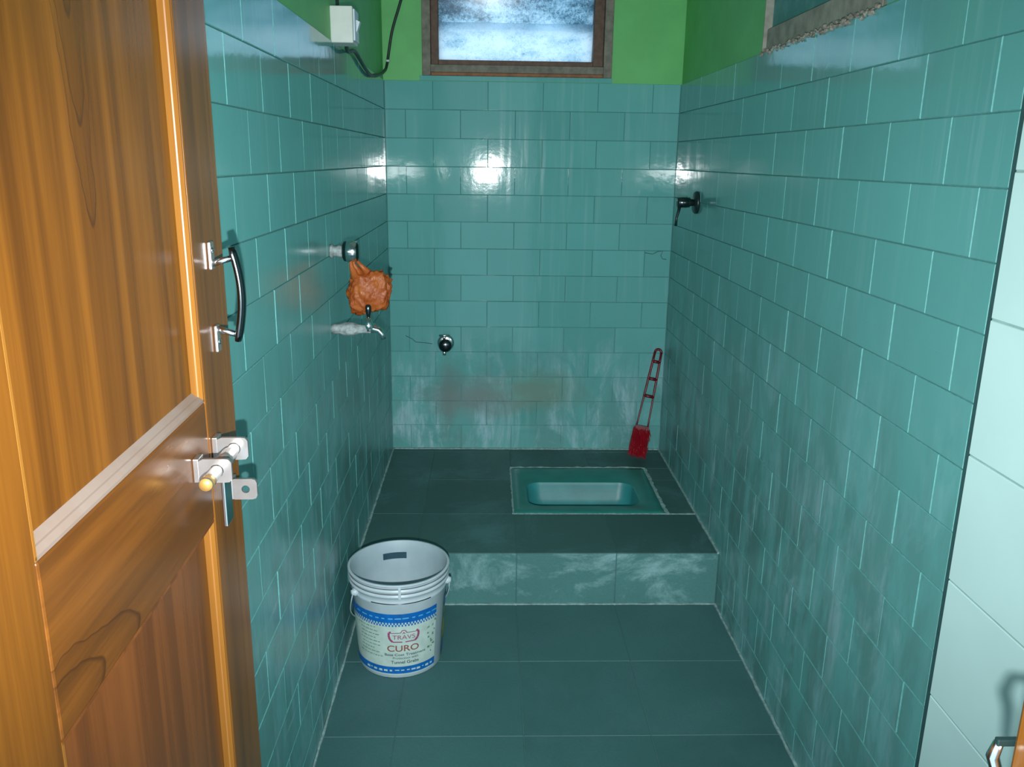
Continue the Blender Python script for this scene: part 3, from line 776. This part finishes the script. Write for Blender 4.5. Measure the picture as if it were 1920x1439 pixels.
# ------------------------------------------------------------------ taps on the left wall
def part(nm, prof, o, axis, m, parent, seg=20, label_=None):
    bm = B(); lathe(bm, prof, o, axis, seg); return obj(nm, bm, m, parent, label_)
tap = thing('stop_valve', 'wall stop valve with dark chrome knob holding the orange bag', 'valve', (0, 2.07, 0.925))
X = (1, 0, 0)
part('pipe_stub', [(0.0005, 0.0), (0.0005, 0.017), (0.006, 0.017), (0.008, 0.012), (0.016, 0.013), (0.022, 0.016), (0.032, 0.014), (0.036, 0.0)], (0, 0, 0), X, 'scaled', tap)
part('knob', [(0.030, 0.0), (0.030, 0.018), (0.034, 0.0245), (0.052, 0.0255), (0.066, 0.0235), (0.070, 0.018), (0.070, 0.0)], (0, 0, 0.0), X, 'dark_chrome', tap, 28)
part('knob_ring', [(0.040, 0.0250), (0.043, 0.0268), (0.062, 0.0262), (0.065, 0.0242)], (0, 0, -0.0005), X, 'chrome', tap, 28)
bib = thing('bib_tap', 'whitish scaled bib tap with chrome spout below the orange bag', 'tap', (0, 2.04, 0.738))
part('tap_body', [(0.0005, 0.0), (0.0005, 0.011), (0.010, 0.0125), (0.022, 0.013), (0.032, 0.0165), (0.045, 0.017), (0.058, 0.0155), (0.068, 0.011), (0.082, 0.0105), (0.096, 0.011), (0.100, 0.0)], (0, 0, 0), X, 'scaled', bib)
part('bonnet', [(-0.006, 0.0), (-0.006, 0.011), (0.010, 0.012), (0.016, 0.008), (0.026, 0.006), (0.026, 0)], (0.092, 0, 0.002), (0, 0, 1), 'chrome', bib)
part('tap_key', [(0.026, 0.0), (0.026, 0.0035), (0.034, 0.0045), (0.046, 0.0075), (0.056, 0.0075), (0.060, 0.005), (0.061, 0)], (0.092, 0, 0.0), (0, 0, 1), 'dark_chrome', bib)
bm = B(); tube(bm, [(0.094, 0, 0.0), (0.106, -0.001, 0.001), (0.117, -0.002, -0.003), (0.125, -0.003, -0.012), (0.128, -0.003, -0.024)], [0.010, 0.0095, 0.0085, 0.0075, 0.0065], 12); obj('spout', bm, 'chrome', bib)

# orange bag hanging from the stop valve
bm = B(); bmesh.ops.create_icosphere(bm, subdivisions=5, radius=1.0)
from mathutils import noise as mn
for v in bm.verts:
    d = v.co.normalized()
    n = mn.noise(d * 1.7 + Vector((3, 1, 7))) * 0.16 + abs(mn.noise(Vector((d.x * 5.5, d.y * 5.5, d.z * 2.2 + 4)))) * 0.20 + abs(mn.noise(Vector((d.x * 13, d.y * 13, d.z * 5)))) * 0.05
    sq = 1 / max(abs(d.x) ** 4 + abs(d.y) ** 4 + abs(d.z) ** 4, 1e-6) ** 0.25
    r_ = (0.78 + n) * (0.25 + 0.75 * sq)
    x, y, z = d.x * r_ * 0.060, d.y * r_ * 0.038, d.z * r_ * 0.060
    x += 0.006 * (z / 0.06)
    v.co = (0.089 + x, 2.088 + y, 0.822 + z)
for f in bm.faces: f.smooth = True
bag = tag(obj('plastic_bag', bm, 'bag', rebase=True), 'crumpled orange plastic bag hanging under the stop valve', 'bag')
bm = B(); bo = bag.location - Vector((0, 0, H))
for dx, dy in ((0.0, 0.0), (0.008, 0.004), (-0.004, -0.005)):
    tube(bm, [Vector((0.052 + dx, 2.07 + dy, 0.905)) - bo, Vector((0.058 + dx * 2, 2.074 + dy, 0.888)) - bo, Vector((0.072 + dx * 3, 2.08 + dy, 0.862)) - bo], [0.003, 0.0055, 0.014], 10)
obj('bag_neck', bm, 'bag', bag)

# pipe outlet valve low on the back wall
av = thing('angle_valve', 'small round chrome valve low on the back wall', 'valve', (0.218, D, 0.443))
Yn = (0, -1, 0)
part('flange', [(0.0, 0.0), (0.0, 0.034), (0.003, 0.034), (0.008, 0.026), (0.009, 0)], (0, 0, 0), Yn, 'chrome', av)
part('valve_body', [(0.006, 0.0), (0.006, 0.018), (0.03, 0.018), (0.034, 0.025), (0.046, 0.026), (0.054, 0.020), (0.056, 0.0)], (0.0, 0, -0.003), Yn, 'dark_chrome', av)
bm = B(); tube(bm, [(-0.024, -0.036, 0.036), (0.018, -0.036, 0.036)], 0.0045, 10); tube(bm, [(-0.004, -0.036, 0.02), (-0.004, -0.036, 0.036)], 0.006, 10); obj('valve_lever', bm, 'chrome', av)
part('valve_outlet', [(0, 0.0), (0, 0.008), (0.02, 0.008), (0.022, 0.006), (0.022, 0)], (-0.004, -0.03, -0.022), (0, 0, -1), 'chrome', av)

# valve with lever on the right wall
sv = thing('lever_valve', 'black lever valve with round flange on the right wall', 'valve', (W, 2.88, 1.014))
Xn = (-1, 0, 0)
part('flange', [(0.0, 0.0), (0.0, 0.037), (0.006, 0.038), (0.012, 0.034), (0.014, 0)], (0, 0, 0), Xn, 'black_metal', sv)
part('spindle', [(0.012, 0.0), (0.012, 0.011), (0.024, 0.012), (0.028, 0.0165), (0.064, 0.0165), (0.068, 0.0145), (0.068, 0)], (0, 0, 0), Xn, 'black_metal', sv)
part('spindle_collar', [(0.034, 0.0166), (0.036, 0.0176), (0.058, 0.0176), (0.060, 0.0166)], (0, 0, 0), Xn, 'dark_chrome', sv)
bm = B(); tube(bm, [(-0.060, 0, -0.010), (-0.064, -0.006, -0.03), (-0.070, -0.010, -0.05), (-0.072, -0.012, -0.078)], [0.0065, 0.005, 0.0042, 0.0046], 10); obj('lever', bm, 'black_metal', sv)

# ------------------------------------------------------------------ switch box and cable
sb = thing('switch_box', 'small white plastic switch box on the green wall at left', 'switch box', (0, 2.205, 1.418))
bm = B(); box(bm, -0.003, 0.052, 0, 0.075, 0, 0.084, 0.0025); obj('housing', bm, 'box', sb)
bm = B(); box(bm, 0.0522, 0.0565, 0.006, 0.069, 0.006, 0.078, 0.001); pl = obj('face_plate', bm, 'plastic_white', sb)
bm = B(); prism(bm, [(0.0566, 0.026, 0.028), (0.0566, 0.026, 0.056), (0.066, 0.026, 0.052), (0.0585, 0.026, 0.030)], (0, 0.02, 0)); obj('rocker', bm, 'plastic_white', pl)
bm = B()
tube(bm, [(0.012, 2.215, 1.70), (0.012, 2.222, 1.60), (0.013, 2.228, 1.5005)], 0.0042, 8)
ca = obj('power_cable', bm, 'cable', rebase=True); tag(ca, 'short black cable dropping into the top of the switch box', 'cable')
def smooth_path(pts, n=6):
    out = []; P_ = [Vector(p) for p in pts]
    for i in range(len(P_) - 1):
        p0, p1, p2, p3 = P_[max(i - 1, 0)], P_[i], P_[i + 1], P_[min(i + 2, len(P_) - 1)]
        for k in range(n):
            t = k / n; out.append(0.5 * ((2 * p1) + (p2 - p0) * t + (2 * p0 - 5 * p1 + 4 * p2 - p3) * t * t + (3 * p1 - p0 - 3 * p2 + p3) * t ** 3))
    return out + [P_[-1]]
bm = B(); tube(bm, smooth_path([(0.022, 2.287, 1.425), (0.014, 2.36, 1.415), (0.008, 2.52, 1.433), (0.008, 2.68, 1.412), (0.008, 2.84, 1.400), (0.008, 3.03, 1.418), (0.010, 3.18, 1.445), (0.014, 3.238, 1.475), (0.034, 3.242, 1.585), (0.068, 3.243, 1.69), (0.10, 3.244, 1.80), (0.11, 3.244, 2.0)]), 0.0052, 8)
cb = obj('power_cable', bm, 'cable', rebase=True); tag(cb, 'black cable looping from the switch box up the corner beside the window', 'cable')
bm = B(); box(bm, 0.0125, 0.024, 3.228, 3.247, 1.482, 1.489, 0.001)
cl = obj('cable_clip', bm, 'plastic_white', rebase=False)
cl.parent = cb; cl.location = -(cb.location - Vector((0, 0, H)))

# ------------------------------------------------------------------ red toilet brush in the back right corner
b0 = Vector((0.972, 3.125, 0.003)); b1 = Vector((1.064, 3.236, 0.425))
ax = (b1 - b0).normalized(); sx_ = Vector((1, 0, -ax.x / ax.z)); sx_ = (sx_ - ax * sx_.dot(ax)).normalized(); nx_ = ax.cross(sx_)
brush = thing('toilet_brush', 'red plastic toilet brush with ladder handle leaning in the back corner', 'brush', b0)
LB = (b1 - b0).length
def bq(a, l, n=0.0): return sx_ * a + ax * l + nx_ * n
def wid(l): return 0.023 + (0.0125 - 0.023) * (l - 0.13) / (LB - 0.13)
for s in (-1, 1):
    bm = B(); tube(bm, [bq(s * wid(l), l) for l in (0.10, 0.16, 0.22, 0.28, 0.34, 0.40, LB - 0.012)], [0.0034, 0.0034, 0.0036, 0.0046, 0.005, 0.005, 0.005], 8); obj('handle_rail', bm, 'dark_red', brush)
bm = B(); tube(bm, [bq(wid(LB) * math.cos(a), LB - 0.012 + 0.012 * math.sin(a)) for a in [math.pi * i / 8 for i in range(9)]], 0.0052, 8); obj('handle_tip', bm, 'dark_red', brush)
for l in (0.255, 0.325, 0.395):
    bm = B(); tube(bm, [bq(-wid(l) - 0.001, l), bq(wid(l) + 0.001, l)], 0.0062, 8); obj('handle_rung', bm, 'dark_red', brush)
bm = B()
prism(bm, [bq(a, l, -0.006) for a, l in ((-0.026, 0.135), (0.027, 0.135), (0.033, 0.07), (0.030, 0.045), (-0.034, 0.045), (-0.034, 0.08))], nx_ * 0.012); obj('brush_head', bm, 'dark_red', brush)
bm = B()
for i in range(700):
    a = random.uniform(-0.034, 0.033); l = random.uniform(0.016, 0.115); sgn = -1
    n0 = random.uniform(-0.004, 0.004)
    p0 = bq(a, l + 0.01, n0 - 0.004); p1 = bq(a * 1.12 + random.uniform(-0.005, 0.005), max(l - random.uniform(0.004, 0.024), 0.003), -0.026 + random.uniform(-0.007, 0.007)) 
    # bristles splay towards the room
    if p1.z < 0.0: p1.z = 0.001
    q = p1 - p0; e = q.cross(nx_).normalized() * 0.0014; g = q.cross(e).normalized() * 0.0014
    vs_ = [bm.verts.new(p0 + e), bm.verts.new(p0 - e), bm.verts.new(p0 + g), bm.verts.new(p1)]
    for f in ((0, 1, 3), (1, 2, 3), (2, 0, 3)): bm.faces.new([vs_[i_] for i_ in f])
br = obj('bristles', bm, 'red', brush, 'short bright red bristles'); br['kind'] = 'stuff'
bm = B(); prism(bm, [bq(a, l, -0.010) for a, l in ((-0.033, 0.068), (0.028, 0.068), (0.030, 0.016), (-0.033, 0.014))], nx_ * 0.006); obj('bristle_pad', bm, 'red', brush)
